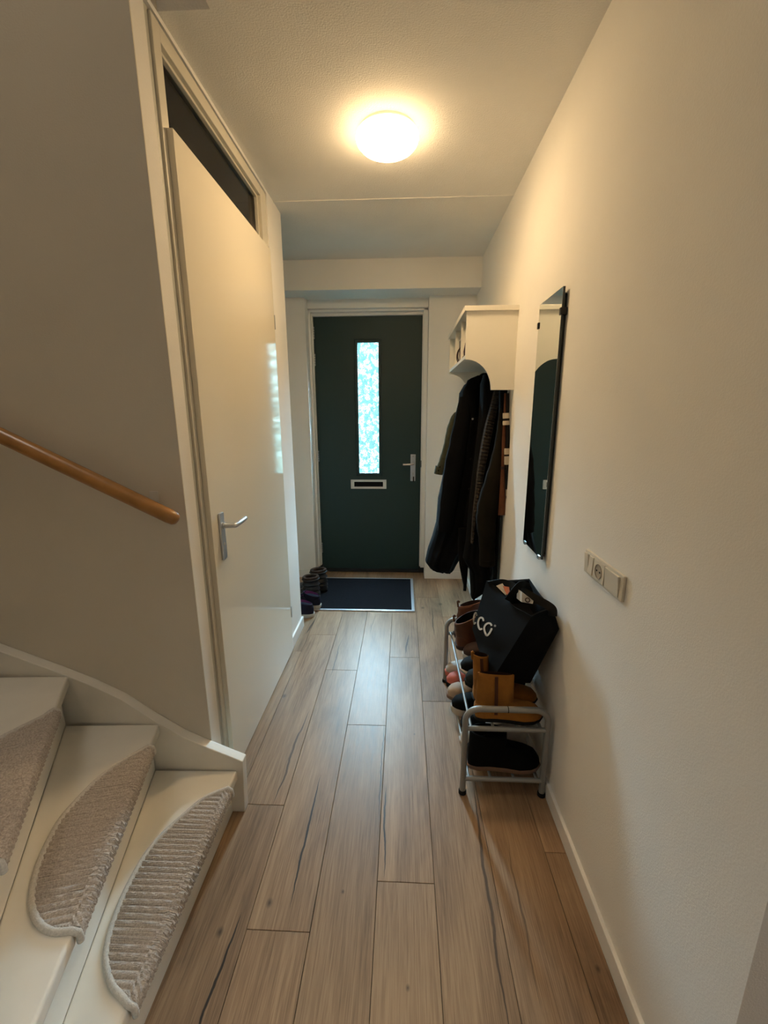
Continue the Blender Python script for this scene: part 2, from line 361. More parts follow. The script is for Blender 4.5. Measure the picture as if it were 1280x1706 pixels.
structure(MB().box(XR, XR+.12, .535, YF+.3, 0, ZC).build('wall_right', 'wall_paint'), 'long white plastered wall of the hall with mirror and coat rack')
structure(MB().box(XR+.12, 2.5, .535, .655, 0, ZC).build('wall_side', 'wall_paint'), 'white wall turning the corner beside the hall')
m = MB(); m.box(XL-.115, XL, YC+.004, 1.385, 0, ZC).box(XL-.115, XL, 2.44, YL, 0, ZC)
structure(m.build('wall_left', 'wall_paint'), 'white wall around the cream interior door')
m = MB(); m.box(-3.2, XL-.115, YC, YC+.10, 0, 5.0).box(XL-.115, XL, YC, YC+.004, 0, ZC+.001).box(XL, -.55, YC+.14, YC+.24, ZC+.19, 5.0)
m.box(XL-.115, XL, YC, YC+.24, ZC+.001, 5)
structure(m.build('wall_stair', 'stair_wall_shade_paint'), 'shaded white wall beside the stairs with the wooden handrail')
m = MB(); m.box(-1.75, -.79, YF, YF+.26, 0, ZB).box(.20, XR, YF, YF+.26, 0, ZB).box(-1.75, XR, YF+.06, YF+.26, ZB, ZC)
structure(m.build('wall_front', 'wall_paint'), 'white front wall around the dark green front door')
structure(MB().box(-1.75, XR, YB, YF+.06, ZB, ZC).build('trim_1', 'wall_paint', bevel=.003), 'white boxed beam under the ceiling above the front door')
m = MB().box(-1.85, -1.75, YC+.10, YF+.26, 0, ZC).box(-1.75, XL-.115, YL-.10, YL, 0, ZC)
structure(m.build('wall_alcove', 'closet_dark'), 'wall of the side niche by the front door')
structure(MB().box(-3.2, XL, .12, .22, 0, 5).box(XL, -.45, .12, .22, ZC+.2, 5).box(XL-.1, XL, -2.2, .12, 0, ZC).build('wall_back_left', 'stair_wall_shade_paint'), 'wall on the near side of the stairs')
structure(MB().box(-3.3, 2.5, -2.3, -2.2, 0, ZC).box(2.4, 2.5, -2.2, .535, 0, ZC).build('wall_back', 'wall_paint'), 'wall behind the viewer')
structure(MB().box(-3.3, -3.2, .12, YC+.10, 0, 5).box(-.55, -.45, .12, 1.46, ZC+.2, 5).box(-3.3, -.45, .12, 1.56, 5, 5.1).build('wall_stairwell', 'stair_wall_shade_paint'), 'upper walls of the open stairwell')
ce = MB(); g = .004
ce.box(-1.85, XR+.12, YS+g, YF+.3, ZC, ZC+.2)
ce.box(-1.85, XR+.12, YS-g, YS+g, ZC+.006, ZC+.2)
ce.box(XL, XR+.12, 1.46, YS-g, ZC, ZC+.2)
ce.box(-1.85, XL-.115, YC+.09, YS-g, ZC, ZC+.2).box(XL-.115, XL, YC+.241, YS-g, ZC, ZC+.2)
ce.box(-.55, XR+.12, -2.2, 1.46, ZC, ZC+.2).box(XL-.1, -.55, -2.2, .22, ZC, ZC+.2).box(XR+.12, 2.5, -2.2, .66, ZC, ZC+.2)
ce.box(XL, XR, YS-.004, YS+.004, ZC-.0035, ZC)
ceiling = structure(ce.build('ceiling', 'ceiling_plaster'), 'rough white plastered concrete ceiling with one slab joint')
# baseboards
BB = .013
structure(MB().box(XR-BB, XR, .535, YF-BB, 0, .064).build('baseboard_right', 'trim_paint', bevel=.003), 'low white baseboard along the long right wall')
structure(MB().box(XL, XL+BB, 2.40, YL+BB, 0, .075).box(XL-.3, XL, YL, YL+BB, 0, .075).build('baseboard_left', 'trim_paint', bevel=.003), 'white baseboard on the wall end past the cream door')
structure(MB().box(.20, XR-BB, YF-BB, YF, 0, .070).build('baseboard_front', 'trim_paint', bevel=.003), 'white baseboard right of the front door')
structure(MB().box(-1.75, -.79, YF-BB, YF, 0, .070).build('baseboard_niche', 'trim_paint', bevel=.003), 'white baseboard left of the front door')

# front door frame (part of the setting) and door
fr = structure(MB().box(-.832, -.765, YD-.03, YD+.07, .055, 2.33).build('trim_2', 'trim_paint', bevel=.004), 'white wooden frame around the dark green front door')
MB().box(.158, .225, YD-.03, YD+.07, .055, 2.33).build('frame_post', 'trim_paint', fr, bevel=.004)
MB().box(-.765, .158, YD-.03, YD+.07, 2.253, 2.33).build('frame_head', 'trim_paint', fr, bevel=.004)
for x0, x1 in ((-.79, -.772), (.165, .20)):
    MB().box(x0, x1, YD-.075, YD-.03, 0.06, 2.292).build('frame_stop', 'trim_paint', fr, bevel=.003)
MB().box(-.79, .20, YD-.075, YD-.03, 2.275, 2.292).build('frame_stop', 'trim_paint', fr, bevel=.003)
MB().box(-.79, .20, YD-.11, YD-.03, 2.292, 2.40).build('lintel_board', 'trim_paint', fr, bevel=.003)
MB().box(-.79, .20, YD+.07, YF+.26, 2.33, 2.40).build('lintel_back', 'trim_paint', fr)
MB().box(-.79, .20, YD-.05, YD+.07, 0, .018).build('threshold', 'black_stone', fr, bevel=.004)
for x0, x1 in ((-.79, -.752), (.148, .20)):
    MB().box(x0, x1, YD-.055, YD+.05, 0.0181, .055).build('stone_block', 'black_stone', fr, bevel=.003)

fd = thing('door_1', 'dark green front door with a narrow figured glass pane and letter slot', 'door', (-.30, YD, 0)); fd['kind'] = 'structure'
DX0, DX1, DZ0, DZ1 = -.7645, .1575, .0185, 2.2525
GX0, GX1, GZ0, GZ1 = -.421, -.187, .907, 2.074
m = MB(); T = .055
m.box(DX0, GX0, YD, YD+T, DZ0, DZ1).box(GX1, DX1, YD, YD+T, DZ0, DZ1).box(GX0, GX1, YD, YD+T, DZ0, GZ0).box(GX0, GX1, YD, YD+T, GZ1, DZ1)
m.build('leaf', 'green_door', fd)
m = MB(); bx, bw = .004, .028
m.box(GX0+bx, GX0+bw, YD-.002, YD+.02, GZ0+bx, GZ1-bx).box(GX1-bw, GX1-bx, YD-.002, YD+.02, GZ0+bx, GZ1-bx)
m.box(GX0+bw, GX1-bw, YD-.002, YD+.02, GZ0+bx, GZ0+bw).box(GX0+bw, GX1-bw, YD-.002, YD+.02, GZ1-bw, GZ1-bx)
m.build('glazing_bead', 'green_door', fd, bevel=.003)
m = MB().box(GX0, GX1, YD+.02, YD+.05, GZ0, GZ0+.02).box(GX0, GX1, YD+.02, YD+.05, GZ1-.02, GZ1).box(GX0, GX0+.02, YD+.02, YD+.05, GZ0+.02, GZ1-.02).box(GX1-.02, GX1, YD+.02, YD+.05, GZ0+.02, GZ1-.02)
m.build('glazing_rebate', 'green_door', fd)
MB().box(GX0+.02, GX1-.02, YD+.028, YD+.034, GZ0+.02, GZ1-.02).build('pane', 'figured_glass', fd, label='bluish figured glass pane with a leafy relief')
# letter slot
lx0, lx1, lz0, lz1 = -.473, -.150, .791, .873
m = MB().box(lx0, lx1, YD-.012, YD, lz0, lz0+.018).box(lx0, lx1, YD-.012, YD, lz1-.018, lz1).box(lx0, lx0+.03, YD-.012, YD, lz0+.018, lz1-.018).box(lx1-.03, lx1, YD-.012, YD, lz0+.018, lz1-.018)
ls = m.build('letter_slot', 'letter_plate', fd, label='white letter slot surround')
MB().box(lx0+.03, lx1-.03, YD-.004, YD-.0005, lz0+.018, lz1-.018).build('flap', 'dark_hole', ls)
for sx in (lx0+.013, lx1-.013):
    for sz in (lz0+.015, lz1-.015): MB().lathe([(0.0001, -.0015), (.004, -.001), (.004, 0)], (sx, YD-.012, sz), 'Y', 10).build('screw', 'steel', ls)
# lock plate, lever, keys
hp = MB().box(.068, .113, YD-.009, YD, .862, 1.102).build('handle_plate', 'brushed_alu', fd, bevel=.003)
MB().tube(smooth_path([(.09, YD-.008, 1.016), (.09, YD-.04, 1.016), (.07, YD-.052, 1.016), (.0, YD-.052, 1.015)], 4), .0085, 10).build('lever', 'steel', hp, smooth=True)
MB().lathe([(.0001, -.022), (.0085, -.022), (.0085, 0)], (.09, YD-.009, .935), 'Y', 14).build('lock_cylinder', 'steel', hp, smooth=True)
MB().lathe([(.0001, -.002), (.003, -.002), (.003, 0)], (.09, YD-.009, 1.085), 'Y', 10).build('screw', 'dark_hole', hp)
MB().box(.158, .163, YD-.033, YD-.030, .99, 1.05).build('strike_plate', 'black_stone', fd)
k = thing('key_bunch', 'bunch of keys hanging in the lock of the green front door', 'keys', (.09, YD-.035, .93))
MB().box(.086, .094, YD-.055, YD-.031, .927, .941).build('key_bow', 'steel', k, bevel=.002)
MB().tube([(.09+.009*math.cos(a), YD-.05, .918+.011*math.sin(a)) for a in [i*PI/8 for i in range(17)]], .0012, 6).build('ring', 'steel', k, smooth=True)
for dx, dz in ((-.008, .02), (.006, .0)): MB().box(.084+dx, .094+dx, YD-.049, YD-.045, .862+dz, .91).build('key', 'steel' if dx < 0 else 'dark_hole', k, bevel=.001)
for hz in (2.126, 1.909, 1.086, .224):
    hg = MB().tube([(-.764, YD-.006, hz-.048), (-.764, YD-.006, hz+.048)], .0085, 12).build('hinge', 'steel', fd, smooth=True)
    for q in (-.03, -.01, .01, .03): MB().tube([(-.764, YD-.006, hz+q-.001), (-.764, YD-.006, hz+q+.001)], .0089, 12).build('hinge_joint', 'dark_hole', hg)

# interior door, its frame and transom
fi = structure(MB().box(XL-.085, XL-.010, 1.3852, 1.424, 0, ZC-.015).build('trim_3', 'frame_grey', bevel=.002), 'cream steel frame with a transom light above the cream door')
MB().box(XL-.115, XL-.002, 1.4245, 1.468, 0, ZC-.02).build('frame_post', 'frame_cream', fi, bevel=.003)
MB().box(XL-.115, XL-.003, 2.347, 2.415, 0, ZC-.02).build('frame_post', 'frame_cream', fi, bevel=.003)
MB().box(XL-.085, XL-.006, 2.415, 2.44, 0, ZC-.02).build('frame_edge', 'frame_cream', fi, bevel=.003)
MB().box(XL-.115, XL-.003, 1.468, 2.347, 2.500, ZC-.02).build('frame_head', 'frame_cream', fi, bevel=.003)
MB().box(XL-.115, XL, 1.3852, 2.44, ZC-.0145, ZC).build('frame_filler', 'trim_paint', fi)
MB().box(XL-.115, XL-.02, 1.468, 2.347, 2.235, 2.272).build('transom_bar', 'frame_cream', fi, bevel=.003)
m = MB(); a0, a1, b0, b1 = 1.468, 2.347, 2.272, 2.500; w = .010
m.box(XL-.034, XL-.018, a0, a1, b1-w, b1).box(XL-.034, XL-.018, a0, a0+w, b0, b1-w).box(XL-.034, XL-.018, a1-w, a1, b0, b1-w)
m.build('glazing_bead', 'frame_cream', fi, bevel=.002)
MB().box(XL-.040, XL-.0345, a0, a1, b0, b1).build('transom_pane', 'clear_glass', fi)
idr = thing('door_2', 'flush cream interior door with a steel lever handle', 'door', (-.70, 1.92, 0)); idr['kind'] = 'structure'
FX = -.685
MB().box(XL-.002, FX, DOOR_Y0, DOOR_Y1, .008, DOOR_Z).build('leaf', 'door_cream', idr, bevel=.002)
p0, p1 = on_x(359.5, 858, FX), on_x(375.5, 929, FX)
ya, yb = 1.503, 1.538; za, zb = p1.z, p0.z
hp = MB().box(FX, FX+.009, ya, yb, za, zb).build('handle_plate', 'brushed_alu', idr, bevel=.0025)
lz = on_x(371, 879, FX+.02).z; yc = (ya+yb)/2
MB().tube(smooth_path([(FX+.009, yc, lz), (FX+.045, yc, lz), (FX+.056, yc+.014, lz), (FX+.058, yc+.10, lz+.004)], 5), .0095, 12).build('lever', 'brushed_alu', hp, smooth=True)
MB().lathe([(.013, 0), (.013, .006), (.010, .008)], (FX+.009, yc, lz), 'X', 16, True).build('rosette', 'brushed_alu', hp, smooth=True)
MB().lathe([(.0001, .0006), (.0055, .0006), (.0055, 0)], (FX+.009, yc, za+.06), 'X', 12).build('keyhole', 'print_white', hp)
for hz in (1.93, .262): MB().box(FX-.012, FX+.003, DOOR_Y1, DOOR_Y1+.007, hz-.035, hz+.035).build('hinge', 'steel', idr, bevel=.001)
# the dark closet behind the transom
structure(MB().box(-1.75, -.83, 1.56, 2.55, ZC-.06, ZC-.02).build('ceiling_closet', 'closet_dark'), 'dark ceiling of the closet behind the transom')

# ------------------------------------------------------------------ ceiling lamp
lc = Vector((-.070, 2.005, ZC))
lp = thing('ceiling_lamp', 'round white glowing ceiling lamp with a domed opal shade', 'lamp', lc)
MB().lathe([(.0001, 0), (.112, 0), (.112, -.016), (.0001, -.016)], lc, n=48).build('base', 'off_white_plastic', lp, smooth=True)
prof = [(.108, -.012), (.120, -.014), (.126, -.022), (.127, -.032), (.122, -.046), (.108, -.060), (.085, -.071), (.055, -.078), (.025, -.081), (.0001, -.082)]
MB().lathe(prof, lc, n=48).build('shade', 'lamp_glow', lp, smooth=True)

# ------------------------------------------------------------------ stairs
RISE = .1865; SY = 1.277; NEW = Vector((-.59, .30))
st = thing('staircase', 'cream painted winding staircase rising to the left', 'staircase', (-.9, .8, 0))
nos = [Vector((-.598, SY)), Vector((-.868, SY)), Vector((-1.172, SY)), Vector((-1.56, SY)), Vector((-1.9, .95)), Vector((-2.1, .75))]
def away(p, q, d): t = (q-p).normalized(); return p+Vector((t.y, -t.x))*d
inner = [Vector((-.592, .30)), Vector((-.605, .30)), Vector((-.64, .30)), Vector((-.72, .32))]
BACK = .045
for i in range(4):
    z1 = RISE*(i+1); a, b = nos[i], inner[i]
    if i < 3: c, d = nos[i+1], inner[i+1]
    else: c, d = Vector((-2.0, SY)), Vector((-.86, .30))
    # tread runs from its nosing to a little behind the next riser
    dr = (b-a).normalized(); nrm = Vector((dr.y, -dr.x)); nrm = nrm if nrm.x > 0 else -nrm
    dr2 = (d-c).normalized(); nrm2 = Vector((dr2.y, -dr2.x)); nrm2 = nrm2 if nrm2.x > 0 else -nrm2
    c2, d2 = c-nrm2*.035, d-nrm2*.03
    poly = [(a.x, a.y), (b.x, b.y), (d2.x-.002, d2.y), (c2.x, c2.y)]
    t = MB().prism([(x, y, z1-.038) for x, y in poly], (0, 0, .038)).build('tread', 'stair_paint', st, bevel=.009, seg=3, smooth=True)
    ra, rb = a-nrm*.034, b-nrm*.028
    MB().prism([(ra.x, ra.y, RISE*i), (rb.x, rb.y, RISE*i), (rb.x-nrm.x*.018, rb.y-nrm.y*.018, RISE*i), (ra.x-nrm.x*.018, ra.y-nrm.y*.018, RISE*i)], (0, 0, RISE-.0385)).build('riser', 'stair_paint', st)
# wall stringer
top = [(-.576, .2235), (-.70, .278), (-.792, .323), (-.887, .387), (-.995, .469), (-1.10, .525), (-1.215, .575), (-1.435, .662), (-2.2, .98)]
poly = [(x, SY, z) for x, z in top]+[(-2.2, SY, .55), (-1.3, SY, .2), (-1.1, SY, 0), (-.585, SY, 0)]
MB().prism(poly, (0, .0355, 0)).build('wall_stringer', 'stair_paint', st, bevel=.003)
MB().box(-.645, -.55, .215, .31, 0, 1.15).build('newel_post', 'stair_paint', st, bevel=.004)

# looped half-moon stair pads: a shaped pad with ribs, wrapped over the nosing, with a pale binding
def stair_pad(arc, a, b, z, label):
    """arc: points on the tread from the far nosing end round to the near one"""
    A, B = Vector(arc[0]), Vector(arc[-1]); d = (B-A); L = d.length; d.normalize(); nrm = Vector((d.y, -d.x)); nrm = nrm if nrm.x > 0 else -nrm
    mid = (A+B)/2; t = thing('stair_pad', label, 'stair pad', (mid.x, mid.y, z), 'looped half moon pads on the stair treads')
    pa = smooth_path([Vector((p[0], p[1], 0)) for p in arc], 4)
    uv = [((Vector((p.x, p.y))-A).dot(d), -(Vector((p.x, p.y))-A).dot(nrm)) for p in pa]
    def depth(u):
        best = 0
        for (u0, v0), (u1, v1) in zip(uv, uv[1:]):
            if (u0-u)*(u1-u) <= 0 and abs(u1-u0) > 1e-6: best = max(best, v0+(v1-v0)*(u-u0)/(u1-u0))
        return best
    def P(u, v, h):
        # v >= 0 back over the tread; v < 0 wraps round the nosing and down
        if v >= 0: q = A+d*u-nrm*v; return Vector((q.x, q.y, z+h))
        s = -v; r = .010
        if s < r*PI/2: a_ = s/r; q = A+d*u+nrm*(math.sin(a_)*(r+h)); return Vector((q.x, q.y, z-r+math.cos(a_)*(r+h)))
        q = A+d*u+nrm*(r+h); return Vector((q.x, q.y, z-r-(s-r*PI/2)))
    nu = 300; rows = []
    pitch = .0165; front = -.032
    for i in range(nu+1):
        u = .006+(L-.012)*i/nu; D = max(depth(u)-.004, .004); row = []
        nv = 22
        for j in range(nv+1):
            v = front+(D-front)*j/nv
            q_ = u if v > .010 else u-1.3*(.010-v)
            rib = abs(math.sin(PI*q_/pitch))**.55*(.85+.15*math.sin(u*2100+v*900))
            row.append(P(u, v, .002+.0075*rib))
        rows.append(row)
    MB().loft(rows, False, False, False).build('pile', 'rug_loop', t, smooth=True)
    path = []
    ins = [(max(min(u, L), 0), max(v, 0)) for u, v in uv]
    for s in (.034, .022, .012): path.append(P(0.0, -s, .004))
    path += [P(u, v, .004) for u, v in ins]
    for s in (.012, .022, .034): path.append(P(L, -s, .004))
    MB().tube(path, .0075, 10).build('binding', 'rug_edge', t, smooth=True)
    MB().tube([P(0, -.034, .002), P(L/2, -.034, .002), P(L, -.034, .002)], .0028, 8).build('front_binding', 'rug_edge', t, smooth=True)
z8 = lambda x, y: (x*.3786, 1060+y*.3786)
def arcpts(pp, z): return [tuple(on_z(*z8(*p), z))[:2] for p in pp]
r1 = arcpts([(1010, 670), (900, 715), (820, 780), (730, 860), (650, 950), (590, 1050), (540, 1150), (505, 1240), (480, 1320), (465, 1420), (490, 1530), (540, 1590), (595, 1622)], RISE+.004)
r1[0] = (-.601, r1[0][1]); r1[-1] = (-.597, r1[-1][1])
stair_pad(r1, None, None, RISE, 'ribbed beige half-moon pad on the lowest stair tread')
def on_nose(i, y): a, b = nos[i], inner[i]; k = (y-a.y)/(b.y-a.y); q = a+(b-a)*k; return (q.x-.003, q.y)
r2 = arcpts([(660, 485), (550, 545), (470, 600), (400, 660), (280, 790), (220, 890), (175, 990), (150, 1080), (140, 1180), (170, 1260), (230, 1300), (320, 1310)], 2*RISE+.004)
r2[0] = on_nose(1, 1.168); r2[-1] = on_nose(1, .655)
stair_pad(r2, None, None, 2*RISE, 'ribbed beige half-moon pad on the second stair tread from the floor')
r3 = [on_nose(2, 1.098), (-1.083, 1.066), (-1.1, 1.037), (-1.118, 1.004), (-1.132, .965), (-1.125, .88), (-1.08, .79), (-1.0, .70), (-.90, .655), on_nose(2, .648)]
stair_pad(r3, None, None, 3*RISE, 'ribbed beige half-moon pad on the third stair tread from the floor')

# ------------------------------------------------------------------ handrail
hr = thing('handrail', 'varnished wooden handrail climbing the stair wall', 'handrail', (-.80, YC, 1.18))
e0, e1 = on_y(297, 867, 1.253), on_y(0, 725, 1.253); dv = (e1-e0).normalized()
pts = [e0+dv*(t) for t in (0, .004, .012, .03, .3, .6, 1.2, 2.4)]
MB().tube(pts, [.006, .015, .0205, .0225, .023, .023, .023, .023], 18).build('rail', 'rail_wood', hr, smooth=True)
for bxp in (-.80, -1.30, -2.2):
    t = (bxp-e0.x)/dv.x; c = e0+dv*t
    br = MB().tube([c+Vector((0, .012, -.02)), c+Vector((0, .035, -.038)), c+Vector((0, YC-1.253, -.04))], .006, 10).build('bracket', 'steel', hr, smooth=True)
    MB().box(c.x-.014, c.x+.014, YC-.004, YC, c.z-.060, c.z+.030).build('bracket_plate', 'off_white_plastic', br, bevel=.002)

# ------------------------------------------------------------------ mirror and switch panel
X0 = XR-.020
mr = thing('wall_mirror', 'tall narrow frameless mirror clipped to the right wall', 'mirror', (XR, 1.82, .88))
my0, my1, mz0, mz1 = 1.632, 1.893, .884, 1.880
MB().box(X0, X0+.0006, my0+.001, my1-.001, mz0+.001, mz1-.001).build('glass', 'mirror_glass', mr)
MB().box(X0+.0007, X0+.008, my0, my1, mz0, mz1).build('backing', 'mirror_edge', mr)
MB().box(X0+.008, XR, my0+.012, my1-.012, mz0+.02, mz1-.02).build('spacer', 'mirror_edge', mr)
for y, z in ((my0+.0, 1.80), (my1-.006, 1.80)):
    MB().box(X0-.004, XR, y-.004, y+.010, z-.012, z+.012).build('clip', 'black_stone', mr, bevel=.001)
for y in (my0+.03, my1-.03):
    MB().box(X0-.004, XR, y-.012, y+.012, mz0-.006, mz0+.008).build('bottom_clip', 'steel', mr, bevel=.001)
sw = thing('switch_panel', 'beige switch and socket panel low on the right wall', 'light switch', (XR, 1.17, .97))
sy0, sy1, sz0, sz1 = 1.040, 1.272, .975, 1.046
MB().box(XR-.009, XR, sy0, sy1, sz0, sz1).build('frame', 'white_plastic', sw, bevel=.003)
for (a, b, zt) in ((1.238, 1.264, .0), (1.208, 1.235, .003)):   # two narrow rockers
    MB().prism([(XR-.009, a, sz0+.008), (XR-.011-zt, a, sz0+.008), (XR-.015+zt, a, sz1-.008), (XR-.009, a, sz1-.008)], (0, b-a, 0)).build('rocker', 'white_plastic', sw, bevel=.0012)
MB().box(XR-.012, XR-.009, 1.137, 1.203, sz0+.006, sz1-.006).build('socket_plate', 'white_plastic', sw, bevel=.002)
q = MB().lathe([(.021, -.0005), (.021, -.002), (.0185, -.002), (.0185, -.0002), (.0001, -.0002)], (XR-.012, 1.170, (sz0+sz1)/2), 'X', 28).build('socket_well', 'socket_shade', sw, smooth=True)
for dy in (-.0095, .0095): MB().lathe([(.0001, -.001), (.0027, -.001), (.0027, 0)], (XR-.0122, 1.170+dy, (sz0+sz1)/2), 'X', 10).build('socket_hole', 'dark_hole', sw)
MB().prism([(XR-.009, 1.055, sz0+.007), (XR-.011, 1.055, sz0+.007), (XR-.0155, 1.055, sz1-.007), (XR-.009, 1.055, sz1-.007)], (0, .075, 0)).build('wide_rocker', 'white_plastic', sw, bevel=.0012)

# ------------------------------------------------------------------ coat rack
RY0, RY1 = 2.31, 3.12; RX = .316; RT = 1.975; SH = 1.735
rk = thing('coat_rack', 'white wall coat rack with cubby shelf and scooped side panels', 'coat rack', (XR, 2.7, 1.57))
MB().box(RX-.012, XR, RY0-.012, RY1+.012, RT-.024, RT).build('top', 'rack_white', rk, bevel=.002)
def side_poly(y):
    pts = [(RX, y, RT-.0245), (RX, y, SH-.012)]
    cx, cz = RX+.004, 1.572; rx, rz = .134, SH-.012-1.572
    for i in range(13): a = PI/2*(1-i/12); pts.append((cx+rx*math.cos(a), y, cz+rz*math.sin(a)))
    return pts+[(XR, y, 1.571), (XR, y, RT-.0245)]
for y in (RY0, RY1-.016): MB().prism(side_poly(y), (0, .016, 0)).build('side_panel', 'rack_white', rk)
MB().box(RX+.004, XR-.0005, RY0+.0165, RY1-.0165, SH-.002, SH+.014).build('bottom_shelf', 'rack_white', rk)
for y in (2.56, 2.83): MB().box(RX+.006, XR-.012, y-.007, y+.007, SH+.0145, RT-.025).build('divider', 'rack_white', rk)
MB().box(XR-.012, XR-.0002, RY0+.0165, RY1-.0165, 1.575, SH-.0025).build('back_rail', 'rack_white', rk)
for i in range(6):
    y = 2.40+i*.125
    MB().tube(smooth_path([(XR-.012, y, 1.66), (XR-.045, y, 1.645), (XR-.07, y, 1.65), (XR-.08, y, 1.68)], 4), .005, 8).build('hook', 'steel', rk, smooth=True)
# things in the cubbies
cp = thing('maroon_cap', 'dark maroon cap in the end cubby of the coat rack', 'cap', (.40, 2.42, SH+.014))
MB().lathe([(.085, 0), (.088, .03), (.080, .075), (.055, .105), (.0001, .118)], (.412, 2.455, SH+.0145), n=20, cap=True).build('crown', 'cap_maroon', cp, smooth=True)
MB().prism([(.335, 2.40, SH+.0146), (.335, 2.51, SH+.0146), (.324, 2.49, SH+.0146), (.322, 2.455, SH+.0146), (.324, 2.42, SH+.0146)], (0, 0, .006)).build('brim', 'cap_maroon', cp)
cs = thing('sunglasses_case', 'dark box with a looped cord in the coat rack cubby', 'case', (.42, 2.71, SH+.014))
MB().box(.340, .50, 2.64, 2.79, SH+.085, SH+.15).build('lid', 'sunglass_dark', cs, bevel=.004)
MB().box(.36, .50, 2.645, 2.785, SH+.0146, SH+.0849).build('body', 'scarf_beige', cs, bevel=.004)
for q, ry in ((2.70, .035), (2.75, .028)):
    MB().tube(smooth_path([(.345, q, SH+.11), (.330, q+ry*.4, SH+.085), (.326, q+ry*.5, SH+.05), (.335, q+ry*.1, SH+.022), (.34, q-ry, SH+.03), (.338, q-ry, SH+.07), (.345, q-ry*.4, SH+.10)], 4), .0032, 6).build('cord', 'dark_brown', cs, smooth=True)

# ------------------------------------------------------------------ coats
def garment(rows, Y, hd, folds=9, amp=.10, n=64, seed=0, ysh=0.):
    """rows: (pixel y, pixel x left, pixel x right[, Y offset, depth scale]); closed hanging body with falling folds"""
    rnd = random.Random(seed); ph = [rnd.uniform(0, 2*PI) for _ in range(4)]; rings = []
    dense = []
    for r0, r1 in zip(rows, rows[1:]):
        for k in range(4): t = k/4; dense.append([a+(b-a)*t for a, b in zip(r0[:3], r1[:3])]+[(r0[3] if len(r0) > 3 else 1)*(1-t)+(r1[3] if len(r1) > 3 else 1)*t])
    dense.append(list(rows[-1][:3])+[rows[-1][3] if len(rows[-1]) > 3 else 1])
    N = len(dense)
    for i, (py, xl, xr, ds) in enumerate(dense):
        a, b = on_y(xl, py, Y), on_y(xr, py, Y); b.x = min(b.x, XR-.012); a.x = min(a.x, b.x-.02); c = (a+b)/2; hx = (b.x-a.x)/2; f = min(1, i/(N*.35)); ring = []
        for k in range(n):
            th = 2*PI*k/n; cs_, sn = math.cos(th), math.sin(th)
            ex = math.copysign(abs(cs_)**.8, cs_); ey = math.copysign(abs(sn)**.8, sn)
            w = 1+amp*f*(math.sin(folds*th+ph[0]+i*.05)*.6+math.sin((folds*2+1)*th+ph[1]-i*.07)*.4)*(abs(sn)**.6)
            wz = .03*hd*math.sin(i*.9+3*th+ph[2])
            ring.append(Vector((c.x+hx*ex, Y+(hd*ds*w+wz)*ey, a.z+(b.z-a.z)*(ex*.5+.5))))
        rings.append(ring)
    return MB().loft(rings, True, True)
def px_tube(pts, Y, n=16, flat=.7, wrinkle=.0, seed=1):
    """pts: (px, py, width px[, Y offset])"""
    rnd = random.Random(seed); P = []; R = []
    for p in pts:
        yy = Y+(p[3] if len(p) > 3 else 0); c = on_y(p[0], p[1], yy); P.append(c); R.append(p[2]/2*(c-CAMP).dot(CF)/F_PX)
    S = smooth_path(P, 5); RR = []
    for i in range(len(S)):
        f = i/5; k = min(int(f), len(R)-2); t = f-k; RR.append((R[k]*(1-t)+R[k+1]*t)*(1+wrinkle*math.sin(i*2.1+seed)))
    rings = []
    for i, p in enumerate(S):
        t = (S[min(i+1, len(S)-1)]-S[max(i-1, 0)]).normalized(); x = Vector((1, 0, 0)); x = (x-t*x.dot(t)).normalized(); y = t.cross(x)
        rings.append([p+x*math.cos(2*PI*k/n)*RR[i]+y*math.sin(2*PI*k/n)*RR[i]*flat for k in range(n)])
    return MB().loft(rings, True, True)

# black hooded coat, the widest of the row
bc = thing('black_coat', 'long black coat with a rounded hem, widest on the coat rack', 'coat', (.40, 2.85, .42), 'coats hanging on the rack')
rows = [(622, 803, 814, .3), (630, 792, 818, .5), (641, 774, 822, .8), (655, 766, 824, 1), (690, 763, 824, 1), (740, 752, 820, 1), (780, 741, 814, 1), (830, 730, 806, 1), (870, 727, 797, 1), (895, 720, 784, 1), (915, 713, 773, 1), (934, 709, 762, .95), (944, 716, 757, .8), (949, 730, 754, .6)]
garment(rows, 2.87, .13, 7, .16, seed=3).build('body', 'black_cloth', bc, smooth=True)
px_tube([(776, 662, 20), (768, 720, 30), (757, 780, 34), (748, 840, 30), (742, 885, 26)], 2.75, wrinkle=.04, seed=2).build('sleeve', 'black_cloth', bc, smooth=True)
px_tube([(806, 632, 14), (790, 642, 26), (783, 665, 30), (785, 690, 20)], 2.76, wrinkle=.06, seed=4).build('hood', 'black_cloth', bc, smooth=True)
for p in ((788, 698), (785, 765), (782, 815)):
    c = on_y(p[0], p[1], 2.705); MB().lathe([(.0001, -.003), (.006, -.002), (.0065, 0.004)], c, 'Y', 10).build('button', 'steel' if p[1] < 700 else 'dark_hole', bc, smooth=True)

rc = thing('ribbed_collar_coat', 'black coat with a long ribbed knit collar hanging in front', 'coat', (.48, 2.6, .36), 'coats hanging on the rack')
rows = [(624, 806, 815, .4), (640, 801, 836, .8), (700, 799, 840, 1), (760, 792, 842, 1), (830, 783, 842, 1), (900, 777, 842, 1), (930, 772, 843, 1), (950, 783, 843, 1), (972, 784, 822, .9), (994, 785, 790, .5)]
garment(rows, 2.60, .10, 6, .12, seed=5).build('body', 'black_wool', rc, smooth=True)
garment([(880, 764, 790, .8), (920, 763, 786, .8), (945, 766, 780, .7), (965, 770, 778.5, .6), (984, 774.5, 777, .3)], 2.66, .03, 3, .05, 32, 6).build('front_flap', 'black_wool', rc, smooth=True)
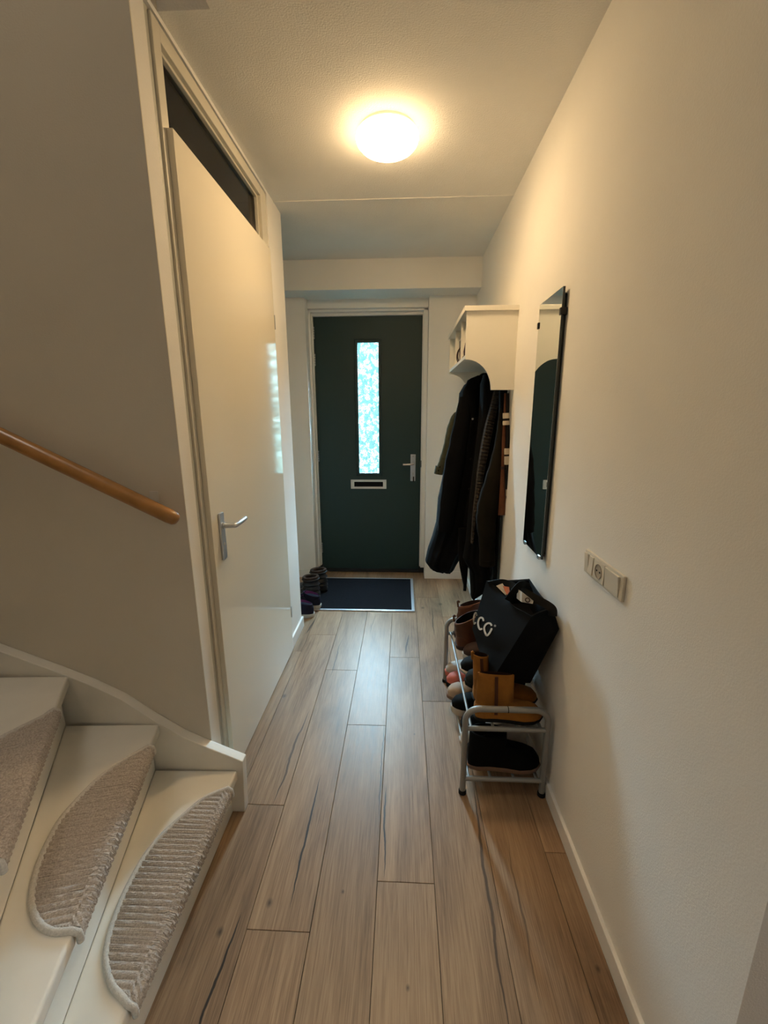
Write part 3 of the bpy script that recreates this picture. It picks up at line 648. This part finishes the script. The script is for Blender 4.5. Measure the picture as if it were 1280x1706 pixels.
# ribbed collar strip, rib after rib
cl = [(829, 652, 11), (823, 680, 13), (816, 710, 15), (809, 745, 15), (802, 785, 13), (797, 820, 10), (791, 860, 7), (787, 905, 4)]
P = []; Wd = []
for x, y, w_ in cl: c = on_y(x, y, 2.485); P.append(c); Wd.append(w_/2*(c-CAMP).dot(CF)/F_PX)
S = smooth_path(P, 26); rings = []
for i, p in enumerate(S):
    f = i/26; k_ = min(int(f), len(Wd)-2); w_ = Wd[k_]*(1-f+k_)+Wd[k_+1]*(f-k_); rib = .009 if (i//2) % 2 else 0
    t = (S[min(i+1, len(S)-1)]-S[max(i-1, 0)]).normalized(); x = Vector((1, 0, 0)); x = (x-t*x.dot(t)).normalized()
    rings.append([p+x*(-w_)+Vector((0, .012, 0)), p+x*(-w_*.75)+Vector((0, -.006-rib, 0)), p+Vector((0, -.012-rib, 0)), p+x*(w_*.75)+Vector((0, -.006-rib, 0)), p+x*w_+Vector((0, .012, 0))])
MB().loft(rings, True, True).build('ribbed_collar', 'rib_knit', rc, label='dark brown ribbed knit collar')

oj = thing('olive_jacket', 'dark olive brown jacket with its sleeve hanging beside the wall', 'jacket', (.53, 2.42, .6), 'coats hanging on the rack')
garment([(640, 832, 846, .5), (690, 832, 848, 1), (760, 829, 847, 1), (860, 826, 846, 1), (940, 822, 845, 1), (985, 824, 840, .8)], 2.40, .035, 4, .08, 40, 8).build('body', 'black_cloth', oj, smooth=True)
px_tube([(838, 680, 10), (834, 740, 20), (826, 790, 30), (815, 835, 36), (810, 866, 33), (812, 900, 28), (812, 940, 25)], 2.385, flat=.9, wrinkle=.035, seed=5).build('sleeve', 'olive_cloth', oj, smooth=True)
px_tube([(812, 931, 27), (812, 941, 26.5)], 2.385, flat=.95).build('cuff', 'olive_cloth', oj, smooth=True)

gj = thing('green_jacket', 'olive green canvas jacket behind the black coat, nearest the front door', 'jacket', (.36, 3.05, 1.0), 'coats hanging on the rack')
px_tube([(766, 688, 5), (757, 692, 6), (751, 715, 13), (745, 745, 13), (738, 770, 14), (731, 789, 14)], 3.06, flat=.8, wrinkle=.04, seed=7).build('sleeve', 'green_canvas', gj, smooth=True)
px_tube([(733, 777, 15), (730.5, 790, 15)], 3.06, flat=.9).build('cuff', 'green_canvas', gj, smooth=True)
garment([(660, 775, 800, .6), (720, 768, 800), (780, 762, 800), (850, 760, 798), (880, 762, 790)], 3.085, .025, 4, .1, 40, 9).build('body', 'green_canvas', gj, smooth=True)
for y in (778, 784): MB().lathe([(.0001, -.002), (.005, -.001), (.005, .003)], on_y(733-(y-778)*.4, y, 3.028), 'Y', 10).build('button', 'dark_hole', gj, smooth=True)

# plaid scarf: alternating knitted bands
sc_ = thing('plaid_scarf', 'beige and black plaid scarf hanging at the wall end of the rack', 'scarf', (.56, 2.36, .85))
bands = [(655, 688, 846, 1, 5), (688, 697, 843.5, 0, 11), (697, 701, 843.5, 1, 11), (701, 708, 843.5, 0, 11), (708, 747, 846.5, 1, 6), (747, 757, 845, 0, 9), (757, 760, 845, 1, 9), (760, 774, 845, 0, 9), (774, 815, 846.5, 1, 8), (815, 826, 846.5, 0, 6), (826, 831, 846.5, 1, 6), (831, 839, 846, 0, 5), (839, 852, 845.5, 1, 4)]
for y0, y1, x, dark, w_ in bands:
    px_tube([(x, y0, w_), (x, (y0+y1)/2, w_*1.05), (x, y1, w_)], 2.328, 12, .5).build('band', 'scarf_black' if dark else 'scarf_beige', sc_, smooth=True)
rs = thing('rust_leather_strap', 'rust brown leather strap widening downward beside the plaid scarf', 'strap', (.55, 2.34, .87))
px_tube([(842, 655, 3), (841, 690, 3.5), (839.5, 735, 6), (838.5, 775, 6), (838.5, 779, 5.5), (838, 783, 6), (837, 830, 10), (836, 858, 12)], 2.338, 12, .35).build('strap', 'rust_suede', rs, smooth=True)
px_tube([(838.5, 777, 7.5), (838.4, 782, 7.5)], 2.338, 12, .5).build('keeper', 'dark_brown', rs, smooth=True)

# ------------------------------------------------------------------ shoe rack
SX0, SX1, SY0, SY1, SHT = .240, .545, 1.392, 2.105, .392
sr = thing('shoe_rack', 'two tier grey tubular metal shoe rack', 'shoe rack', ((SX0+SX1)/2, 1.75, 0))
TR = .0115
for y in (SY0, SY1):
    r = .05; pts = [(SX0, y, .012)]+[(SX0, y, z) for z in (.15, .25)]
    for i in range(9): a = PI-PI/2*i/8; pts.append((SX0+r+r*math.cos(a), y, SHT-TR-r+r*math.sin(a)))
    for i in range(9): a = PI/2-PI/2*i/8; pts.append((SX1-r+r*math.cos(a), y, SHT-TR-r+r*math.sin(a)))
    pts += [(SX1, y, .25), (SX1, y, .15), (SX1, y, .012)]
    MB().tube(pts, TR, 14).build('end_frame', 'tube_grey', sr, smooth=True)
    for z in (.296, .070): MB().tube([(SX0, y, z), (SX1, y, z)], .0095, 12).build('cross_tube', 'tube_grey', sr, smooth=True)
    for x in (SX0, SX1): MB().lathe([(TR+.001, 0), (TR+.0035, .002), (TR+.0035, .014), (TR+.001, .018)], (x, y, 0), n=16, cap=True).build('foot', 'rubber_black', sr, smooth=True)
    MB().tube([(.393, y, SHT-TR), (.396, y, SHT-TR)], TR+.0004, 14).build('tube_joint', 'dark_hole', sr)
for z in (.300, .074):
    for x in (.262, .345, .435, .522): MB().tube([(x, SY0, z), (x, SY1, z)], .0055, 10).build('shelf_rod', 'tube_grey', sr, smooth=True)

# ------------------------------------------------------------------ shoes
HW = [(0, .35), (.03, .58), (.12, .74), (.3, .70), (.5, .80), (.70, 1.0), (.85, .90), (.94, .66), (1, .25)]
def shoe(name, label, cat, loc, yaw, upper, sole, lining, L=.27, W=.098, sole_t=.024, collar=.085, height=1., lace=None, seam=None, rim=None, midsole=None, group='shoes on the rack', crumple=0., toe_cap=None, lean=0., pull=False, cl_len=.21, squash=0., tilt=0.):
    o = thing(name, label, cat, loc, group); ORIGIN[o.name] = Vector()
    n = 40; hw = lambda t: lerp_table(HW, t)*W/2
    out = [(L*(1-math.cos(PI*i/n))/2, hw((1-math.cos(PI*i/n))/2)) for i in range(n+1)]
    poly = [(x, w) for x, w in out]+[(x, -w) for x, w in reversed(out)]
    m = MB(); m.loft([[Vector((x*s+L/2*(1-s), y*s, z)) for x, y in poly] for z, s in ((0, .95), (.004, 1.0), (sole_t*.8, 1.03), (sole_t, 1.0))])
    so = m.build('sole', sole, o, smooth=True)
    if midsole: MB().loft([[Vector((x*s+L/2*(1-s), y*s, z)) for x, y in poly] for z, s in ((sole_t*.45, 1.0), (sole_t*.5, 1.045), (sole_t*.95, 1.045), (sole_t+.001, 1.0))]).build('midsole', midsole, so, smooth=True)
    HT = [(0, .050), (.08, .070), (.3, .085), (.45, .078), (.6, .062), (.8, .050), (.93, .040), (1, .018)]
    rings = []
    for i in range(25):
        t = .008+.984*(1-math.cos(PI*i/24))/2; h = lerp_table(HT, t)*height; w = hw(t)*.98; ring = []
        for k in range(15):
            a = PI*k/14; c = math.cos(a); s_ = math.sin(a)
            ring.append(Vector((L*t, w*math.copysign(abs(c)**.75, c), sole_t-.004+h*abs(s_)**.7)))
        rings.append(ring)
    m = MB().loft(rings, True, True)
    # ankle collar
    cx = L*(cl_len+.01); ax = L*cl_len; ay = W*.36; rings = []; nr = 10; seg = 28
    for i in range(nr+1):
        f = i/nr; z = sole_t+.02+(collar-.02)*f; k = 1-.06*f; wob = 1+crumple*math.sin(i*2.3)
        rings.append([Vector((cx+lean*f+(ax*k*wob)*math.cos(2*PI*j/seg), ay*(1+.12*f)*(1-squash*f)*wob*math.sin(2*PI*j/seg)*(1+crumple*.5*math.sin(3*2*PI*j/seg+i)), z+.012*f*-math.cos(2*PI*j/seg)*(1 if collar < .11 else .3)+tilt*f*math.cos(2*PI*j/seg))) for j in range(seg)])
    topring = rings[-1]; c0 = sum(topring, Vector())/seg
    inner1 = [c0+(p-c0)*.90+Vector((0, 0, .002)) for p in topring]
    m.loft(rings+[inner1], False, False)
    m.build('upper', upper, o, smooth=True)
    inner2 = [c0+(p-c0)*.82-Vector((0, 0, min(collar*.7, .07))) for p in topring]
    MB().loft([inner1, [c0+(p-c0)*.86-Vector((0, 0, .015)) for p in topring], inner2], False, True).build('lining', lining, o, smooth=True)
    if rim: MB().tube([p for p in topring]+[topring[0]], .011, 8, False).build('fur_rim', rim, o, smooth=True)
    if lace:
        tt = MB(); x0 = cx+ax*.8
        tt.loft([[Vector((x0+dx, y, sole_t+lerp_table(HT, (x0+dx)/L)*height+up)) for y in (-.02, -.01, .01, .02)] for dx, up in ((-.012, .028), (.0, .014), (.03, .006), (.06, .003))], False, False, False).build('tongue', upper, o, smooth=True, solid=.004)
        for q in range(4):
            x = x0+.006+q*.014; z = sole_t+lerp_table(HT, x/L)*height+.006
            MB().tube([(x, -.022, z-.008), (x+.002, 0, z+.002), (x, .022, z-.008)], .0026, 6).build('lace', lace, o, smooth=True)
    if seam:
        for s_ in (-1, 1):
            MB().loft([[Vector((cx+lean*f+dx, s_*(ay*(1+.12*f)*(1-squash*f)+.0025), sole_t+.02+(collar-.025)*f)) for dx in (-.006, .006)] for f in (0, .3, .6, 1)], False, False, False).build('side_seam', seam, o, solid=.003)
    if toe_cap:
        MB().loft([[p+(p-Vector((p.x, 0, sole_t))).normalized()*.0015 for p in [Vector((L*t, hw(t)*.98*math.copysign(abs(math.cos(PI*k/14))**.75, math.cos(PI*k/14)), sole_t-.002+lerp_table(HT, t)*height*abs(math.sin(PI*k/14))**.7)) for k in range(15)]] for t in (.80, .86, .92, .96, .985)], False, True, False).build('toe_cap', toe_cap, o, smooth=True)
    if pull: MB().tube(smooth_path([(cx+lean-ax*.95, 0, sole_t+collar-.02), (cx+lean-ax*1.02, 0, sole_t+collar+.012), (cx+lean-ax*.85, 0, sole_t+collar+.006)], 4), .005, 8).build('pull_tab', upper, o, smooth=True)
    o.rotation_euler = (0, 0, yaw); return o
U, Lo = .3062, .0802
shoe('ankle_boot', 'mustard suede ankle boot with a dark side seam at the open end of the rack', 'boot', (.280, 1.448, U), 0, 'mustard_suede', 'rubber_black', 'dark_brown', L=.258, W=.10, sole_t=.016, collar=.170, seam='brown_seam', cl_len=.285, height=.9, squash=.72)
shoe('ankle_boot', 'mustard suede ankle boot half hidden under the black tote bag', 'boot', (.292, 1.552, U), .0, 'mustard_suede', 'rubber_black', 'dark_brown', L=.258, W=.096, sole_t=.016, collar=.185, seam='brown_seam', cl_len=.13, lean=-.012, pull=True, height=.9, squash=.5)
shoe('sneaker', 'black sneaker with a thin white sole edge sticking out beside the tote bag', 'shoe', (.535, 1.745, U), PI, 'shoe_black', 'sole_white', 'dark_hole', L=.268, W=.10, sole_t=.022, lace='shoe_black')
shoe('sneaker', 'charcoal sneaker between the mustard boot and the white-edged black one', 'shoe', (.525, 1.648, U), PI, 'shoe_charcoal', 'sole_black', 'dark_hole', L=.25, W=.09, lace='shoe_black')
shoe('sneaker', 'dark brown shoe with a white sole behind the black tote bag', 'shoe', (.555, 1.852, U), PI, 'dark_brown', 'sole_white', 'dark_hole', L=.262, W=.094, sole_t=.03, lace='shoe_white')
shoe('leather_boot', 'brown leather boot with a wide dark opening on the far rack end', 'boot', (.270, 1.944, U), .10, 'brown_leather', 'dark_brown', 'dark_hole', L=.27, W=.10, collar=.14, pull=True, cl_len=.25, lean=-.018, tilt=.035, crumple=.03)
shoe('leather_boot', 'brown leather boot with a raised pull tab, last on the rack toward the front door', 'boot', (.275, 2.054, U), .04, 'brown_leather', 'dark_brown', 'dark_brown', L=.27, W=.098, collar=.165, pull=True, cl_len=.24, lean=.01, tilt=.02, crumple=.03, squash=.35)
shoe('low_boot', 'large black shoe on the lower tier at the open end of the rack', 'shoe', (.262, 1.455, Lo), .0, 'shoe_black', 'sole_gum', 'dark_hole', L=.285, W=.105, collar=.135, sole_t=.02, height=1.35, cl_len=.27)
shoe('sneaker', 'white sneaker behind the large black shoe on the lower tier', 'shoe', (.525, 1.565, Lo), PI, 'shoe_white', 'sole_white', 'shoe_beige', L=.275, W=.095, lace='shoe_white')
shoe('sneaker', 'black sneaker on the lower tier next to the white one', 'shoe', (.530, 1.665, Lo), PI, 'shoe_black', 'sole_black', 'dark_hole', L=.262, W=.095, lace='shoe_black')
shoe('sneaker', 'black sneaker with a thick white sole on the lower tier', 'shoe', (.525, 1.765, Lo), PI, 'shoe_black', 'sole_white', 'dark_hole', L=.29, W=.10, sole_t=.036, lace='shoe_black')
shoe('sneaker', 'beige sneaker with a pale rubber toe on the lower tier', 'shoe', (.520, 1.866, Lo), PI, 'shoe_beige', 'sole_gum', 'dark_brown', L=.295, W=.095, lace='shoe_white', toe_cap='shoe_beige')
shoe('sneaker', 'coral and black running shoe on the lower tier', 'shoe', (.520, 1.958, Lo), PI, 'shoe_coral', 'sole_black', 'shoe_black', L=.29, W=.09, lace='shoe_white', sole_t=.03)
shoe('sneaker', 'pale grey white running shoe at the far end of the lower tier', 'shoe', (.510, 2.052, Lo), PI, 'shoe_white', 'shoe_coral', 'shoe_beige', L=.275, W=.088, lace='shoe_coral', sole_t=.03)
# by the doormat
shoe('running_shoe', 'navy running shoe with purple lining in front of the doormat', 'shoe', (-.650, 2.865, 0), PI+.10, 'navy_mesh', 'sole_white', 'purple_lining', L=.27, W=.095, lace='purple_lining', group='shoes beside the doormat', collar=.082, sole_t=.03, height=1.0, tilt=.03, cl_len=.25)
shoe('running_shoe', 'navy running shoe with purple lining touching the doormat corner', 'shoe', (-.622, 2.985, .012), PI-.02, 'navy_mesh', 'sole_white', 'purple_lining', L=.27, W=.095, lace='purple_lining', group='shoes beside the doormat', collar=.082, sole_t=.03, height=1.0, tilt=.03, cl_len=.25)
shoe('winter_boot', 'slouchy black quilted boot with crumpled shaft behind the navy shoes', 'boot', (-.655, 3.13, .012), PI, 'puffer_black', 'sole_black', 'dark_brown', L=.28, W=.12, collar=.165, rim='fur_brown', group='shoes beside the doormat', crumple=.13, cl_len=.24)
shoe('winter_boot', 'brown fur edged black boot on the back of the doormat', 'boot', (-.625, 3.305, .012), PI+.08, 'puffer_black', 'sole_black', 'fur_brown', L=.28, W=.12, collar=.16, rim='fur_brown', group='shoes beside the doormat', crumple=.14, cl_len=.25)

# ------------------------------------------------------------------ doormat
mx0, mx1, my0_, my1_ = -.72, .095, 2.952, 3.605
dm = thing('doormat', 'dark blue-black doormat in a thin aluminium frame', 'doormat', (-.3, 3.28, 0))
fwd = .019
for a in ((mx0, mx1, my0_, my0_+fwd), (mx0, mx1, my1_-fwd, my1_), (mx0, mx0+fwd, my0_+fwd, my1_-fwd), (mx1-fwd*1.2, mx1, my0_+fwd, my1_-fwd)):
    MB().box(*a, .0003, .011).build('frame_bar', 'brushed_alu', dm, bevel=.002)
MB().box(mx0+fwd, mx1-fwd*1.2, my0_+fwd, my1_-fwd, .0003, .0115).build('pile', 'mat_pile', dm)

# ------------------------------------------------------------------ tote bag
tb = thing('tote_bag', 'full black tote bag with white lettering on top of the shoe rack', 'tote bag', (.47, 1.66, .40))
def V(x, y, Y): return on_y(x, y, Y)
def VX(x, y, X=.560): return on_x(x, y, X)
b1, b2, b3, b4 = V(806, 1108, 1.66), V(821, 1131, 1.49), VX(884, 1138, .495), Vector((.53, 1.74, .44))
m1, m2, m3, m4 = V(787, 1047, 1.76), V(857, 1074, 1.43), VX(932, 1048), Vector((.562, 1.78, .52))
t1, t2, t3, t4 = V(811, 967, 1.74), V(886, 1027, 1.40), VX(922, 1014, .552), Vector((.545, 1.74, .76))
def quadring(c, bulge):
    out = []; q = 8
    cen = sum(c, Vector())/4
    for i in range(4):
        a, b = c[i], c[(i+1) % 4]
        for k_ in range(q):
            t = k_/q; p = a+(b-a)*t; o_ = (p-cen); o_.z = 0; o_.normalize(); out.append(p+o_*bulge*4*t*(1-t))
    return out
R0 = [b1, b2, b3, b4]; R1 = [m1, m2, m3, m4]; R2 = [t1, t2, t3, t4]
rings = []
def mixr(A, B, t): return [a+(b-a)*t for a, b in zip(A, B)]
for t in (0, .12, .3, .5, .75): rings.append(quadring(mixr(R0, R1, t), .012*math.sin(PI*min(t+.25, 1))))
for t in (0, .2, .45, .7, .9, 1.0): rings.append(quadring(mixr(R1, R2, t), .010-.016*t))
# the rim dips in the middle of each side and puckers
rim = rings[-1]
for k_ in range(len(rim)):
    s = (k_ % 8)/8; side = k_//8
    if side == 0: rim[k_] = rim[k_]-Vector((0, 0, .016*math.sin(PI*s)**2))+Vector((.012*math.sin(2*PI*s), 0, 0))
cR = sum(rim, Vector())/len(rim)
innr = [cR+(p-cR)*.93-Vector((0, 0, .002)) for p in rim]; inn2 = [cR+(p-cR)*.85-Vector((0, 0, .10)) for p in rim]
body = MB().loft(rings+[innr, inn2], True, True)
bodyo = body.build('body', 'tote_black', tb, smooth=True)
bvh = BVHTree.FromPolygons(body.v, body.f)
def on_bag(x, y, lift=.002):
    d = ray(x, y).normalized(); h = bvh.ray_cast(CAMP, d)
    p = h[0] if h[0] is not None else on_y(x, y, 1.7); nn = h[1] if h[0] is not None else -d
    if nn.dot(d) > 0: nn = -nn
    return p+nn*lift
def stroke(pts, w_, name, mat_):
    pp = smooth_path([Vector((780+x*.125, 950+y*.125, 0)) for x, y in pts], 5); L_ = []; R_ = []; L2 = []; R2_ = []
    for i, p in enumerate(pp):
        t = (pp[min(i+1, len(pp)-1)]-pp[max(i-1, 0)]).normalized(); s = Vector((-t.y, t.x, 0))*w_/2
        e_ = 1 if 0 < i < len(pp)-1 else .65
        L_.append(on_bag(*(p+s*e_).xy, .0022)); R_.append(on_bag(*(p-s*e_).xy, .0022))
    MB().loft([[a, b] for a, b in zip(L_, R_)], False, False, False).build(name, mat_, tb, solid=.0008)
stroke([(124, 608), (116, 580), (100, 568), (84, 596), (74, 650), (80, 700), (92, 714), (106, 694)], 2.5, 'letter', 'print_white')
stroke([(212, 680), (204, 645), (180, 632), (154, 652), (140, 704), (150, 762), (170, 790), (194, 778)], 2.9, 'letter', 'print_white')
stroke([(322, 742), (304, 712), (272, 708), (238, 732), (222, 778), (236, 836), (258, 868), (284, 850), (308, 812), (324, 774)], 2.9, 'letter', 'print_white')
ctr = on_bag(780+366*.125, 950+742*.125, .0024)
ring = [on_bag(780+366*.125+1.9*math.cos(i*PI/8), 950+742*.125+1.9*math.sin(i*PI/8), .0022) for i in range(16)]
MB().add(ring+[ctr], [(i, (i+1) % 16, 16) for i in range(16)]).build('letter_dot', 'print_grey', tb)
# straps and contents
def strap(pts, w_, name='handle'):
    S = smooth_path([Vector(p) for p in pts], 8); rings = []
    for i, p in enumerate(S):
        t = (S[min(i+1, len(S)-1)]-S[max(i-1, 0)]).normalized(); s = t.cross(Vector((1, .25, .0))).normalized(); s = t.cross(CF).normalized()
        nn = t.cross(s); rings.append([p+s*w_+nn*.002, p-s*w_+nn*.002, p-s*w_-nn*.002, p+s*w_-nn*.002])
    MB().loft(rings, True, True).build(name, 'tote_strap', tb, smooth=True)
strap([V(846, 1000, 1.56), V(858, 984, 1.55), V(868, 974, 1.55), V(876, 975, 1.56), V(882, 985, 1.57), V(884, 1000, 1.60)], .013)
strap([V(815, 974, 1.72), V(838, 971, 1.66), V(862, 980, 1.58), V(890, 996, 1.50), V(912, 1008, 1.45), V(921, 1016, 1.43), V(921, 1026, 1.42)], .015)
nw = thing('folded_leaflet', 'white and orange leaflet peeking out of the tote bag', 'leaflet', V(838, 982, 1.60))
MB().prism([V(827, 976, 1.63), V(837, 972, 1.62), V(845, 985, 1.58), V(843, 992, 1.58)], (.002, .002, -.001)).build('page', 'paper_white', nw)
MB().prism([V(838, 976, 1.60), V(848, 978, 1.58), V(849, 985, 1.56), V(845, 991, 1.56), V(841, 984, 1.58)], (.002, .002, -.001)).build('back_page', 'paper_orange', nw)
bxp = thing('shoe_box', 'white box with a dark ring mark inside the tote bag', 'box', V(880, 1000, 1.46))
cA, cB, cC, cD = V(870, 986, 1.475), V(889, 1001, 1.455), V(888, 1006, 1.452), V(869, 1003, 1.47)
MB().prism([cA, cB, cC, cD], (.01, .10, -.03)).build('carton', 'paper_white', bxp)
nrm = (cB-cA).cross(cD-cA).normalized(); nrm = nrm if nrm.dot(CF) < 0 else -nrm
cc = V(879.5, 999.3, 1.4625)+nrm*.003; ux = (cB-cA).normalized(); uy = nrm.cross(ux)
MB().loft([[cc+(ux*math.cos(a)+uy*math.sin(a))*r for a in [i*PI/10 for i in range(20)]] for r in (.0055, .0095)], False, False).build('ring_mark', 'paper_brown', bxp)
bpy.context.view_layer.update()
